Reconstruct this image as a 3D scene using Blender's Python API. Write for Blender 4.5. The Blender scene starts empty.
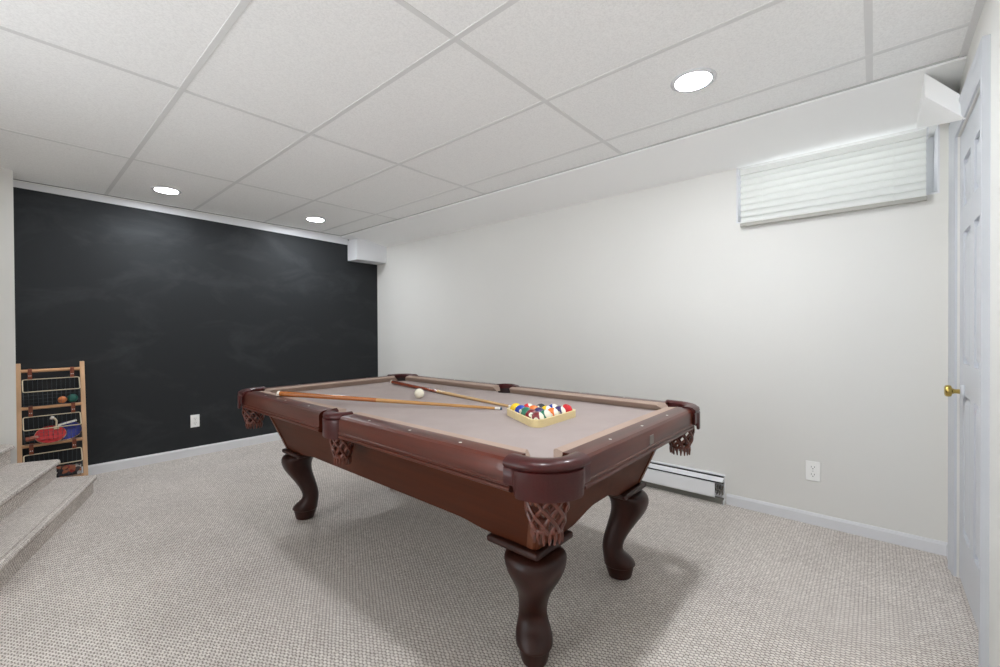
import bpy, bmesh, math, random
from mathutils import Vector, Matrix
S = bpy.context.scene
COL = S.collection
R = math.radians
random.seed(7)

# ------------------------------------------------------------------ camera
F_PX, TH, PITCH, ROLL, CAM_H = 429.9, 0.8547, -0.0076, -0.0056, 1.158
fh = Vector((math.sin(TH), math.cos(TH), 0)); rt0 = Vector((math.cos(TH), -math.sin(TH), 0)); zz = Vector((0, 0, 1))
fwd = fh * math.cos(PITCH) + zz * math.sin(PITCH)
up0 = zz * math.cos(PITCH) - fh * math.sin(PITCH)
rt = rt0 * math.cos(ROLL) + up0 * math.sin(ROLL)
up = up0 * math.cos(ROLL) - rt0 * math.sin(ROLL)
cam_d = bpy.data.cameras.new('camera'); cam = bpy.data.objects.new('camera', cam_d); COL.objects.link(cam)
cam_d.sensor_width = 36; cam_d.sensor_fit = 'HORIZONTAL'; cam_d.lens = F_PX * 36 / 1000; cam_d.clip_start = .02
m = Matrix.Identity(4)
for i, a in enumerate((rt, up, -fwd)):
    for k in range(3): m[k][i] = a[k]
m[2][3] = CAM_H
cam.matrix_world = m
S.camera = cam

# ------------------------------------------------------------------ world, exposure
W = bpy.data.worlds.new('world'); S.world = W; W.use_nodes = True
bg = W.node_tree.nodes['Background']; bg.inputs[0].default_value = (.92, .96, 1, 1)
_g = W.node_tree.nodes.new('ShaderNodeTexCoord'); _s = W.node_tree.nodes.new('ShaderNodeSeparateXYZ'); _r = W.node_tree.nodes.new('ShaderNodeMapRange')
_r.inputs[1].default_value = -.15; _r.inputs[2].default_value = .15; _r.inputs[3].default_value = 2.3; _r.inputs[4].default_value = .75   # stronger glow from below, added to lift the ceiling; weaker above
W.node_tree.links.new(_g.outputs['Generated'], _s.inputs[0]); W.node_tree.links.new(_s.outputs['Z'], _r.inputs[0]); W.node_tree.links.new(_r.outputs[0], bg.inputs[1])
LAMP = 78.0           # radiance of the recessed lamps
S.view_settings.view_transform = 'Standard'; S.view_settings.look = 'None'; S.view_settings.gamma = 1
S.view_settings.use_curve_mapping = False; S.view_settings.exposure = 1.6
S.cycles.max_bounces = 10; S.cycles.diffuse_bounces = 8; S.cycles.glossy_bounces = 4; S.cycles.transmission_bounces = 6
S.cycles.caustics_reflective = False; S.cycles.caustics_refractive = False
S.cycles.use_denoising = True
S.cycles.sample_clamp_indirect = 6

# ------------------------------------------------------------------ materials
def lin(c):
    return tuple(((v / 255) / 12.92 if v / 255 <= .04045 else ((v / 255 + .055) / 1.055) ** 2.4) for v in c) + (1,)
def mat(name, col, rough=.6, metal=0, coat=0, spec=.5, noise=None, bump=None, emit=None):
    """noise=(scale, amount, stretch) varies the colour; bump=(scale, strength)"""
    M = bpy.data.materials.new(name); M.use_nodes = True
    nt = M.node_tree; b = nt.nodes['Principled BSDF']
    b.inputs['Base Color'].default_value = lin(col); b.inputs['Roughness'].default_value = rough
    b.inputs['Metallic'].default_value = metal; b.inputs['Coat Weight'].default_value = coat; b.inputs['Coat Roughness'].default_value = .04
    b.inputs['Specular IOR Level'].default_value = spec
    tc = nt.nodes.new('ShaderNodeTexCoord')
    if noise:
        sc, amt, st = noise
        mp = nt.nodes.new('ShaderNodeMapping'); mp.inputs['Scale'].default_value = st
        n = nt.nodes.new('ShaderNodeTexNoise'); n.inputs['Scale'].default_value = sc; n.inputs['Detail'].default_value = 5
        r = nt.nodes.new('ShaderNodeMix'); r.data_type = 'RGBA'
        l = lin(col)
        r.inputs[6].default_value = tuple(v * (1 - amt) for v in l[:3]) + (1,)
        r.inputs[7].default_value = tuple(min(1, v * (1 + amt)) for v in l[:3]) + (1,)
        cr = nt.nodes.new('ShaderNodeMapRange'); cr.inputs[1].default_value = .3; cr.inputs[2].default_value = .7
        nt.links.new(tc.outputs['Object'], mp.inputs[0]); nt.links.new(mp.outputs[0], n.inputs['Vector'])
        nt.links.new(n.outputs[0], cr.inputs[0]); nt.links.new(cr.outputs[0], r.inputs[0]); nt.links.new(r.outputs[2], b.inputs['Base Color'])
    if bump:
        n2 = nt.nodes.new('ShaderNodeTexNoise'); n2.inputs['Scale'].default_value = bump[0]; n2.inputs['Detail'].default_value = 3
        bp = nt.nodes.new('ShaderNodeBump'); bp.inputs['Strength'].default_value = bump[1]; bp.inputs['Distance'].default_value = .004
        nt.links.new(tc.outputs['Object'], n2.inputs['Vector']); nt.links.new(n2.outputs[0], bp.inputs['Height']); nt.links.new(bp.outputs[0], b.inputs['Normal'])
    if emit:
        b.inputs['Emission Color'].default_value = lin(emit[0]); b.inputs['Emission Strength'].default_value = emit[1]
    return M

WOOD = (80, 33, 20)
def wood(name, axis, col=WOOD, rough=.36, coat=.4, amt=.38):
    st = [26, 26, 26]; st[axis] = 1.6
    return mat(name, col, rough, 0, coat, .3, (1.0, amt, tuple(st)))
M_WX, M_WY, M_WZ = wood('mahogany along x', 0), wood('mahogany along y', 1), wood('mahogany upright', 2)
M_CAB = wood('cabinet mahogany', 1, (74, 35, 18), .5, .0, .2)
M_CAB.node_tree.nodes['Principled BSDF'].inputs['Specular IOR Level'].default_value = .15
M_LEG = wood('leg mahogany', 2, (46, 19, 12), .4, .12, .25)
M_POST = wood('post mahogany', 2, (92, 50, 30), .4, .2, .2)
M_CLOTH = mat('billiard cloth', (167, 155, 151), .95, spec=.1, noise=(9, .03, (1, 1, 1)), bump=(900, .08))
M_CUSH = mat('cushion cloth', (172, 151, 138), .95, spec=.1, noise=(9, .03, (1, 1, 1)))
M_LEATHER = mat('oxblood leather', (64, 19, 18), .34, coat=.2, spec=.3, noise=(14, .25, (1, 1, 1)), bump=(160, .12))
M_LINER = mat('pocket liner', (34, 18, 18), .6)
M_NET = mat('braided leather', (92, 40, 24), .35, coat=.3, noise=(60, .35, (1, 1, 1)))
M_PEARL = mat('sight', (235, 232, 225), .2)
M_PLATE = mat('name plate', (120, 110, 105), .35, metal=.6)
M_WHITE = mat('white wall paint', (224, 223, 219), .75, spec=.25, noise=(1.5, .012, (1, 1, 1)), bump=(220, .05))
M_TRIM = mat('white trim paint', (220, 221, 224), .4)
M_DOOR = mat('white door paint', (200, 203, 208), .38)
M_SOFFIT = mat('soffit paint', (246, 246, 245), .7, spec=.2)
M_GRID = mat('ceiling grid', (222, 222, 221), .6)
M_GAP = mat('dark gap', (186, 186, 184), .8)
M_BRASS = mat('brass', (196, 170, 96), .22, metal=1)
M_CHROME = mat('nickel', (190, 190, 190), .3, metal=1)
M_PLASTIC = mat('outlet plastic', (244, 244, 242), .3)
M_DARK = mat('dark slot', (38, 36, 35), .7)
M_HEAT = mat('heater enamel', (232, 233, 235), .35)
M_FIN = mat('heater fins', (120, 116, 110), .5, metal=.6)

def ceiling_mat():
    M = mat('acoustic tile', (222, 221, 217), .9, spec=.1)
    nt = M.node_tree; b = nt.nodes['Principled BSDF']
    tc = nt.nodes.new('ShaderNodeTexCoord'); n = nt.nodes.new('ShaderNodeTexNoise'); n.inputs['Scale'].default_value = 140; n.inputs['Detail'].default_value = 4; n.inputs['Roughness'].default_value = .7
    mr = nt.nodes.new('ShaderNodeMapRange'); mr.inputs[1].default_value = .3; mr.inputs[2].default_value = .6; mr.inputs[3].default_value = .90; mr.inputs[4].default_value = 1.03
    mx = nt.nodes.new('ShaderNodeMix'); mx.data_type = 'RGBA'; mx.blend_type = 'MULTIPLY'; mx.inputs[0].default_value = 1
    mx.inputs[6].default_value = lin((245, 245, 244))
    bp = nt.nodes.new('ShaderNodeBump'); bp.inputs['Strength'].default_value = .15; bp.inputs['Distance'].default_value = .003
    L = nt.links.new
    L(tc.outputs['Object'], n.inputs['Vector']); L(n.outputs[0], mr.inputs[0]); L(mr.outputs[0], mx.inputs[7]); L(mx.outputs[2], b.inputs['Base Color'])
    L(n.outputs[0], bp.inputs['Height']); L(bp.outputs[0], b.inputs['Normal'])
    return M
def carpet_mat(name, vec=('X', 'Y'), rot=0, scale=66):
    M = mat(name, (190, 178, 166), 1, spec=.05)
    nt = M.node_tree; b = nt.nodes['Principled BSDF']; L = nt.links.new
    tc = nt.nodes.new('ShaderNodeTexCoord')
    sp = nt.nodes.new('ShaderNodeSeparateXYZ'); cb = nt.nodes.new('ShaderNodeCombineXYZ')
    rm = nt.nodes.new('ShaderNodeMapping'); rm.inputs['Rotation'].default_value = (0, 0, rot)
    L(tc.outputs['Object'], rm.inputs[0]); L(rm.outputs[0], sp.inputs[0]); L(sp.outputs[vec[1]], cb.inputs[1])
    L(sp.outputs[vec[0]], cb.inputs[0])
    wob = nt.nodes.new('ShaderNodeTexNoise'); wob.inputs['Scale'].default_value = 55
    vm = nt.nodes.new('ShaderNodeVectorMath'); vm.operation = 'MULTIPLY_ADD'; vm.inputs[1].default_value = (.011, .011, 0)
    L(tc.outputs['Object'], wob.inputs['Vector']); L(wob.outputs['Color'], vm.inputs[0]); L(cb.outputs[0], vm.inputs[2])
    def mth(op, a, b=None):
        q = nt.nodes.new('ShaderNodeMath'); q.operation = op
        for k, v in enumerate((a, b)):
            if v is None: continue
            if isinstance(v, (int, float)): q.inputs[k].default_value = v
            else: L(v, q.inputs[k])
        return q.outputs[0]
    s2 = nt.nodes.new('ShaderNodeSeparateXYZ'); L(vm.outputs[0], s2.inputs[0])
    V = mth('MULTIPLY', s2.outputs['Y'], scale * 1.12); row = mth('FLOOR', V)
    U = mth('ADD', mth('MULTIPLY', s2.outputs['X'], scale), mth('MULTIPLY', mth('FLOORED_MODULO', row, 2.0), .5))
    da, db = mth('SUBTRACT', mth('FRACT', U), .5), mth('MULTIPLY', mth('SUBTRACT', mth('FRACT', V), .5), .64)
    dist = mth('SQRT', mth('ADD', mth('MULTIPLY', da, da), mth('MULTIPLY', db, db)))
    dm = nt.nodes.new('ShaderNodeMapRange'); dm.interpolation_type = 'SMOOTHSTEP'; dm.inputs[1].default_value = .26; dm.inputs[2].default_value = .58
    L(dist, dm.inputs[0])
    cf = nt.nodes.new('ShaderNodeCombineXYZ'); L(mth('FLOOR', U), cf.inputs[0]); L(row, cf.inputs[1])
    wn = nt.nodes.new('ShaderNodeTexWhiteNoise'); L(cf.outputs[0], wn.inputs['Vector'])
    lp = nt.nodes.new('ShaderNodeMix'); lp.data_type = 'RGBA'; lp.inputs[6].default_value = lin((214, 206, 199)); lp.inputs[7].default_value = lin((233, 226, 219)); L(wn.outputs['Value'], lp.inputs[0])
    br = nt.nodes.new('ShaderNodeMix'); br.data_type = 'RGBA'; br.inputs[7].default_value = lin((116, 106, 99)); L(lp.outputs[2], br.inputs[6]); L(dm.outputs[0], br.inputs[0])
    n = nt.nodes.new('ShaderNodeTexNoise'); n.inputs['Scale'].default_value = 2.2; n.inputs['Detail'].default_value = 4
    L(tc.outputs['Object'], n.inputs['Vector'])
    mr = nt.nodes.new('ShaderNodeMapRange'); mr.inputs[1].default_value = .3; mr.inputs[2].default_value = .7; mr.inputs[3].default_value = .93; mr.inputs[4].default_value = 1.05
    mx = nt.nodes.new('ShaderNodeMix'); mx.data_type = 'RGBA'; mx.blend_type = 'MULTIPLY'; mx.inputs[0].default_value = 1
    L(n.outputs[0], mr.inputs[0]); L(br.outputs[2], mx.inputs[6]); L(mr.outputs[0], mx.inputs[7]); L(mx.outputs[2], b.inputs['Base Color'])
    bp = nt.nodes.new('ShaderNodeBump'); bp.invert = True; bp.inputs['Strength'].default_value = .6; bp.inputs['Distance'].default_value = .004
    L(dm.outputs[0], bp.inputs['Height']); L(bp.outputs[0], b.inputs['Normal'])
    return M
def board_mat():
    M = mat('blackboard paint', (44, 46, 48), .65, spec=.22)
    nt = M.node_tree; b = nt.nodes['Principled BSDF']; L = nt.links.new
    tc = nt.nodes.new('ShaderNodeTexCoord'); mp = nt.nodes.new('ShaderNodeMapping'); mp.inputs['Scale'].default_value = (1, 1, 1.8); mp.inputs['Rotation'].default_value = (0, .5, 0)
    n = nt.nodes.new('ShaderNodeTexNoise'); n.inputs['Scale'].default_value = 1.9; n.inputs['Detail'].default_value = 7; n.inputs['Roughness'].default_value = .62; n.inputs['Distortion'].default_value = .6
    mr = nt.nodes.new('ShaderNodeMapRange'); mr.inputs[1].default_value = .5; mr.inputs[2].default_value = .78; mr.inputs[4].default_value = .27
    mx = nt.nodes.new('ShaderNodeMix'); mx.data_type = 'RGBA'; mx.inputs[6].default_value = lin((41, 43, 45)); mx.inputs[7].default_value = lin((84, 88, 92))
    L(tc.outputs['Object'], mp.inputs[0]); L(mp.outputs[0], n.inputs['Vector']); L(n.outputs[0], mr.inputs[0]); L(mr.outputs[0], mx.inputs[0]); L(mx.outputs[2], b.inputs['Base Color'])
    return M
M_CEIL, M_CARPET, M_BOARD = ceiling_mat(), carpet_mat('loop carpet'), board_mat()
M_TREAD = carpet_mat('loop carpet on the treads', ('Y', 'X'), R(18), 78)
M_RISER = carpet_mat('loop carpet on the risers', ('Y', 'Z'), R(53))

# ------------------------------------------------------------------ mesh helpers
def obj(name, bm, m, parent=None, smooth=False, bevel=0, seg=2, loc=None):
    bmesh.ops.remove_doubles(bm, verts=bm.verts, dist=1e-6)
    bmesh.ops.recalc_face_normals(bm, faces=bm.faces)
    me = bpy.data.meshes.new(name); bm.to_mesh(me); bm.free()
    for mm in (m if isinstance(m, (list, tuple)) else [m]): me.materials.append(mm)
    o = bpy.data.objects.new(name, me); COL.objects.link(o)
    if parent: o.parent = parent
    if loc: o.location = loc
    if smooth:
        me.polygons.foreach_set('use_smooth', [True] * len(me.polygons))
        if smooth != 'all':
            try: me.set_sharp_from_angle(angle=R(smooth if smooth > 1 else 40))
            except Exception: pass
    if bevel:
        b = o.modifiers.new('edge', 'BEVEL'); b.width = bevel; b.segments = seg; b.limit_method = 'ANGLE'; b.angle_limit = R(40)
    return o
def thing(name, label, cat, loc=(0, 0, 0), rotz=0, group=None):
    o = bpy.data.objects.new(name, None); COL.objects.link(o); o.empty_display_size = .1
    o.location = loc; o.rotation_euler = (0, 0, rotz); tag(o, label, cat, group); return o
def tag(o, label, cat, group=None):
    o['label'] = label; o['category'] = cat; o['kind'] = 'thing'
    if group: o['group'] = group
    return o
def struct(name, bm, m, parent=None, **k):
    o = obj(name, bm, m, parent, **k)
    if not parent: o['kind'] = 'structure'
    return o
def B(): return bmesh.new()
def box(bm, x0, x1, y0, y1, z0, z1, M=None, mi=0):
    v = [bm.verts.new((x, y, z)) for z in (z0, z1) for x, y in ((x0, y0), (x1, y0), (x1, y1), (x0, y1))]
    if M is not None:
        for q in v: q.co = M @ q.co
    for f in ((3, 2, 1, 0), (4, 5, 6, 7), (0, 1, 5, 4), (1, 2, 6, 5), (2, 3, 7, 6), (3, 0, 4, 7)):
        bm.faces.new([v[i] for i in f]).material_index = mi
    return v
def prism(bm, pts, z0, z1):
    a = [bm.verts.new((x, y, z0)) for x, y in pts]; b = [bm.verts.new((x, y, z1)) for x, y in pts]
    n = len(pts); bm.faces.new(a[::-1]); bm.faces.new(b)
    for i in range(n): bm.faces.new((a[i], a[(i + 1) % n], b[(i + 1) % n], b[i]))
def loft(bm, rings, closed=True, caps=True):
    vs = [[bm.verts.new(p) for p in r] for r in rings]
    n = len(vs[0])
    for a, b in zip(vs, vs[1:]):
        for i in range(n if closed else n - 1):
            j = (i + 1) % n; bm.faces.new((a[i], a[j], b[j], b[i]))
    if caps and closed: bm.faces.new(vs[0][::-1]); bm.faces.new(vs[-1])
    return vs
def tube(bm, pts, r, n=8, closed=False, caps=True):
    pts = [Vector(p) for p in pts]; k = len(pts); rs = r if isinstance(r, (list, tuple)) else [r] * k
    rings = []; ref = None
    for i, p in enumerate(pts):
        a = pts[(i - 1) % k] if closed or i > 0 else p; b = pts[(i + 1) % k] if closed or i < k - 1 else p
        t = (b - a).normalized()
        if ref is None: ref = t.orthogonal().normalized()
        ref = (ref - t * ref.dot(t))
        ref = ref.normalized() if ref.length > 1e-5 else t.orthogonal().normalized()
        q = t.cross(ref)
        rings.append([p + (ref * math.cos(2 * math.pi * j / n) + q * math.sin(2 * math.pi * j / n)) * rs[i] for j in range(n)])
    vs = loft(bm, rings, True, caps and not closed)
    if closed:
        for j in range(n):
            l = (j + 1) % n; bm.faces.new((vs[-1][j], vs[-1][l], vs[0][l], vs[0][j]))
def lathe(bm, prof, n=24, M=None, caps=True):
    rings = []
    for r, z in prof:
        ring = [Vector((max(r, 1e-5) * math.cos(2 * math.pi * i / n), max(r, 1e-5) * math.sin(2 * math.pi * i / n), z)) for i in range(n)]
        rings.append([M @ v for v in ring] if M is not None else ring)
    loft(bm, rings, True, caps)
def aim(p, d):
    """matrix that stands a +z lathe at p along direction d"""
    return Matrix.Translation(Vector(p)) @ Vector(d).to_track_quat('Z', 'Y').to_matrix().to_4x4()
def rbox(name, x0, x1, y0, y1, z0, z1, m, parent=None, bevel=.003, seg=2, **k):
    bm = B(); box(bm, x0, x1, y0, y1, z0, z1); return obj(name, bm, m, parent, bevel=bevel, seg=seg, **k)

# ------------------------------------------------------------------ the room
XR, YB, YF, XL, ZC = 3.128, 4.80, -.29, -1.75, 2.293
T = .3
WX = -2.2                                                           # where the door wall ends, out of sight beside the camera
XO, YO = -2.2, -1.2                                                 # floor and ceiling cut short here, left open to let world light in
bm = B(); box(bm, XO, XR + T, YO, YB + T, -.12, 0); struct('floor', bm, M_CARPET)
# suspended ceiling: tile field with the grid of bars hanging 4 mm below it
bm = B(); box(bm, XO, XR + T, YO, YB + T, ZC + .004, ZC + .1); ceil = struct('ceiling', bm, M_CEIL)
XE = 2.635                                                          # edge of the grid, where the soffit starts
bm = B(); gx = [.5523 + .6096 * i for i in range(-3, 4)]; gy = [2.4551 + 1.2192 * j for j in range(-2, 2)]
for x in gx: box(bm, x - .012, x + .012, YF if x > WX else YO, YB - .01, ZC + .0022, ZC + .004)
for y in gy:
    xs = [XL] + gx + [XE]
    for a, b in zip(xs, xs[1:]): box(bm, a + (.0125 if a != XL else 0), b - (.0125 if b != XE else 0), y - .012, y + .012, ZC + .0022, ZC + .004)
struct('ceiling_grid', bm, M_GRID, ceil)
bm = B()
box(bm, WX, XE, YF, YF + .022, ZC - .004, ZC + .004)
struct('wall_angle', bm, M_GRID, ceil)
# right wall with the hopper-window opening
WY0, WY1, WZ0, WZ1 = -.25, .675, 1.845, 2.20
bm = B()
box(bm, XR, XR + T, YF - T, WY0, 0, ZC + .1); box(bm, XR, XR + T, WY1, YB + T, 0, ZC + .1)
box(bm, XR, XR + T, WY0, WY1, 0, WZ0); box(bm, XR, XR + T, WY0, WY1, WZ1 + .002, ZC + .1)
struct('wall_right', bm, M_WHITE)
# blackboard wall
bm = B(); box(bm, .043, XR, YB, YB + T, 0, ZC + .1); struct('wall_back', bm, M_BOARD)
# stub wall, with two unseen wall blocks added to cut side light
bm = B(); box(bm, XO, .043, 4.555, YB + T, 0, ZC + .1); box(bm, -1.4, -1.2, 2.7, 4.555, 0, ZC + .1); box(bm, XO, XO + .1, YF - T, 1.0, 0, ZC + .1)
struct('wall_left_and_blockers', bm, M_WHITE)
# door wall, with the door opening left out
DX0, DX1, DZ = 2.235, 2.885, 2.035
bm = B(); box(bm, WX, DX0, YF - T, YF, 0, ZC + .1); box(bm, DX1, XR, YF - T, YF, 0, ZC + .1); box(bm, DX0, DX1, YF - T, YF, DZ, ZC + .1)
box(bm, DX0, DX1, YF - T, YF - .06, 0, DZ)
struct('wall_front', bm, M_WHITE)
# soffit along the right wall
bm = B()
def soff(y): return [(XE, y, ZC + .003), (XE, y, ZC - .013), (XE + .004, y, ZC - .013), (XR, y, 2.200), (XR, y, ZC + .003)]
loft(bm, [soff(YF), soff(YB)]); struct('trim_1', bm, M_SOFFIT)
bm = B(); box(bm, XE - .007, XE - .001, YF, YB, ZC - .004, ZC + .003); struct('trim_2', bm, M_GAP)
# boxed block in the corner by the blackboard
bm = B(); box(bm, 2.72, XR, 4.59, YB, 2.004, 2.25); struct('trim_3', bm, M_TRIM)
# boxed return at the door end of the soffit
bm = B()
a = [(2.645, -.165, 2.272), (2.645, YF, 2.117), (2.645, YF, 2.03), (2.645, -.165, 2.171)]
b = [(XR, -.165, 2.25), (XR, YF, 2.21), (XR, YF, 2.19), (XR, -.165, 2.199)]
loft(bm, [a, b]); struct('trim_4', bm, M_SOFFIT)
# white strip above the blackboard
bm = B()
def strip(x, zb): return [(x, YB - .006, zb), (x, YB, zb), (x, YB, ZC), (x, YB - .006, ZC - .012)]
loft(bm, [strip(.043, 2.238), strip(1.3, 2.222), strip(2.72, 2.198)]); struct('trim_5', bm, M_TRIM)
bm = B(); box(bm, .043, XE, YB - .012, YB - .006, ZC - .013, ZC - .003); struct('trim_6', bm, M_GRID)
# baseboards
def base(name, p, q, n, h=.082):
    bm = B(); p, q, n = Vector(p), Vector(q), Vector(n)
    def ring(c): return [c, c + n * .013, c + n * .013 + zz * (h - .014), c + n * .007 + zz * h, c + zz * h]
    loft(bm, [ring(p), ring(q)]); struct(name, bm, M_TRIM)
base('baseboard_back', (.05, YB, 0), (XR, YB, 0), (0, -1, 0))
base('baseboard_right', (XR, YF, 0), (XR, .735, 0), (-1, 0, 0), .068)
base('baseboard_front', (DX1 + .09, YF, 0), (XR - .013, YF, 0), (0, 1, 0), .068)

# ------------------------------------------------------------------ door
door = struct('door_1', B(), M_DOOR)
dw = DX1 - DX0
def door_mesh():
    bm = B(); y0, y1 = YF - .045, YF - .008
    xs = [DX0 + .004, DX0 + .1, DX0 + dw / 2 - .045, DX0 + dw / 2 + .045, DX1 - .1, DX1 - .004]
    zs = [.012, .24, .86, 1.0, 1.58, 1.69, 1.90, DZ - .004]
    box(bm, xs[0], xs[-1], y0, y1 - .012, zs[0], zs[-1])
    for i in (0, 2, 4): box(bm, xs[i], xs[i + 1], y1 - .012, y1, zs[0], zs[-1])
    for a, b in ((0, 1), (2, 3), (4, 5), (6, 7)):
        for i in (1, 3): box(bm, xs[i], xs[i + 1], y1 - .012, y1, zs[a], zs[b])
    for a, b in ((1, 2), (3, 4), (5, 6)):                            # raised fields
        for i in (1, 3):
            g = .035
            r0 = [(xs[i] + .012, y1 - .0115, zs[a] + .012), (xs[i + 1] - .012, y1 - .0115, zs[a] + .012), (xs[i + 1] - .012, y1 - .0115, zs[b] - .012), (xs[i] + .012, y1 - .0115, zs[b] - .012)]
            r1 = [(xs[i] + g, y1 - .002, zs[a] + g), (xs[i + 1] - g, y1 - .002, zs[a] + g), (xs[i + 1] - g, y1 - .002, zs[b] - g), (xs[i] + g, y1 - .002, zs[b] - g)]
            loft(bm, [r0, r1])
    return bm
me = bpy.data.meshes.new('door_1'); bmt = door_mesh(); bmesh.ops.recalc_face_normals(bmt, faces=bmt.faces); bmt.to_mesh(me); bmt.free()
me.materials.append(M_DOOR); door.data = me
bm = B()                                                            # casing, mitred profile
cw = .092
def cas(x, z, sx, sz):
    return [(x + sx * o, YF + d, z + sz * o) for o, d in ((.004, -.04), (.004, .008), (.02, .014), (.06, .016), (.078, .022), (cw, .020), (cw, -.001))]
loft(bm, [cas(DX0, 0, -1, 0), cas(DX0, DZ, -1, 1), cas(DX1, DZ, 1, 1), cas(DX1, 0, 1, 0)])
obj('casing', bm, M_DOOR, door, smooth=30)
bm = B(); kx, kz = 2.76, .876
lathe(bm, [(.001, 0), (.031, .0), (.031, .004), (.026, .010), (.013, .013)], 24, aim((kx, YF - .008, kz), (0, 1, 0)))
o = obj('knob_rose', bm, M_DOOR, door, smooth=35)
bm = B()
lathe(bm, [(.001, .0), (.0105, .0), (.0095, .02), (.014, .027), (.024, .030), (.0265, .038), (.025, .047), (.019, .051), (.001, .052)], 24, aim((kx, YF + .001, kz), (0, 1, 0)))
o = obj('door_knob', bm, M_BRASS, door, smooth=50); o['label'] = 'brass knob'
for hz in (.27, 1.80):
    bm = B(); tube(bm, [(DX0 - .004, YF + .006, hz - .045), (DX0 - .004, YF + .006, hz + .045)], .006, 10)
    box(bm, DX0 + .002, DX0 + .028, YF - .008, YF - .004, hz - .044, hz + .044)
    obj('hinge', bm, M_CHROME if hz < 1 else M_DOOR, door)

# ------------------------------------------------------------------ window and its blind
bm = B(); wx = XR + .20
def frame_rect(bm, x0, x1, y0, y1, z0, z1, w):
    box(bm, x0, x1, y0, y0 + w, z0, z1); box(bm, x0, x1, y1 - w, y1, z0, z1)
    box(bm, x0, x1, y0 + w, y1 - w, z0, z0 + w); box(bm, x0, x1, y0 + w, y1 - w, z1 - w, z1)
frame_rect(bm, wx, wx + .06, WY0, WY1, WZ0, WZ1, .085)
box(bm, wx + .01, wx + .05, .19, .235, WZ0 + .045, WZ1 - .045)
win = struct('window_1', bm, M_TRIM)
M_GLASS = bpy.data.materials.new('window glass'); M_GLASS.use_nodes = True
nt = M_GLASS.node_tree; nt.nodes.remove(nt.nodes['Principled BSDF'])
gl = nt.nodes.new('ShaderNodeBsdfGlossy'); gl.inputs['Roughness'].default_value = .02; tr = nt.nodes.new('ShaderNodeBsdfTransparent'); ms = nt.nodes.new('ShaderNodeMixShader'); ms.inputs[0].default_value = .08
nt.links.new(tr.outputs[0], ms.inputs[1]); nt.links.new(gl.outputs[0], ms.inputs[2]); nt.links.new(ms.outputs[0], nt.nodes['Material Output'].inputs[0])
bm = B(); box(bm, wx + .026, wx + .031, WY0 + .04, WY1 - .04, WZ0 + .04, WZ1 - .04); obj('pane', bm, M_GLASS, win)
bm = B()                                                            # painted lining of the reveal
box(bm, XR - .002, wx, WY0 - .001, WY0 + .006, WZ0, WZ1); box(bm, XR - .002, wx, WY1 - .006, WY1 + .001, WZ0, WZ1); box(bm, XR - .002, wx, WY0 + .006, WY1 - .006, WZ0 - .001, WZ0 + .006)
obj('reveal', bm, M_TRIM, win)
M_SLAT = mat('vinyl slat', (243, 244, 240), .4)
b = M_SLAT.node_tree.nodes['Principled BSDF']; nt = M_SLAT.node_tree
trl = nt.nodes.new('ShaderNodeBsdfTranslucent'); trl.inputs[0].default_value = (.92, .93, .93, 1); ms = nt.nodes.new('ShaderNodeMixShader'); ms.inputs[0].default_value = .36
nt.links.new(b.outputs[0], ms.inputs[1]); nt.links.new(trl.outputs[0], ms.inputs[2]); nt.links.new(ms.outputs[0], nt.nodes['Material Output'].inputs[0])
blind = thing('window_blind', 'white closed horizontal slat blind over the small high window', 'blind', (XR - .015, .222, 1.818))
by = .426
rbox('head_rail', -.03, .02, -by, by, 0.318, .352, M_SLAT, blind, .004)
for i in range(8):
    z = .322 - .0390 * (i + 1) + .004; bm = B(); rings = []
    prof = [(-.022, 0), (-.026, .008), (-.020, .022), (-.006, .040), (.008, .050)]
    full = prof + [(x + .0026, zq) for x, zq in reversed(prof)]
    loft(bm, [[(x, yy, z + zq) for x, zq in full] for yy in (-by + .004, by - .004)])
    obj('slat', bm, M_SLAT, blind, smooth=60)
bm = B(); box(bm, -.026, .002, -by, by, -.008, .014); o = obj('bottom_rail', bm, mat('blind rail', (170, 168, 160), .5), blind, bevel=.003); o['label'] = 'bottom rail with shade in its grey'  # rail colour greyed to hold the shadow it sits in
for yy in (-.3, .3):
    bm = B(); tube(bm, [(-.0275, yy, .322), (-.0275, yy, .01)], .0012, 6); obj('ladder_cord', bm, M_SLAT, blind)
for s in (-1, 1): rbox('bracket', -.034, .02, s * by - .004, s * by + .004, .315, .358, M_TRIM, blind, .001)

# ------------------------------------------------------------------ carpeted steps
n2, t2 = Vector((.952, -.305)), Vector((.305, .952))
def st(o, s): v = n2 * o + t2 * s; return (v.x, v.y)
RISE = .13
def step(z1, o_nose, far, near, back):
    bm = B()
    f, g = Vector(far), Vector(near); nn = Vector((n2.x, n2.y))
    # riser body
    def P(v, z): return (v.x, v.y, z)
    rb = nn * -.022
    poly = [f + rb, g + rb] + [Vector(b) for b in back]
    prism(bm, [(v.x, v.y) for v in poly], 0, z1 - .038)
    for fc in bm.faces: fc.material_index = 1
    fc0 = set(bm.faces)
    prof = [(-.3, z1 - .038), (-.012, z1 - .038), (-.003, z1 - .033), (0, z1 - .022), (-.003, z1 - .010), (-.012, z1 - .002), (-.026, z1)]
    top = [f, g] + [Vector(b) for b in back]
    k = nn * -.03
    poly2 = [f + k, g + k] + [Vector(b) for b in back]
    prism(bm, [(v.x, v.y) for v in poly2], z1 - .038, z1)
    rings = []
    for c in (f, g): rings.append([P(c + nn * max(d, -.031), z) for d, z in prof])
    loft(bm, rings)
    for fc in bm.faces:
        if fc not in fc0: fc.material_index = 0
    return bm
stairs = bpy.data.objects.new('staircase', None); COL.objects.link(stairs); stairs['kind'] = 'structure'
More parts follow.
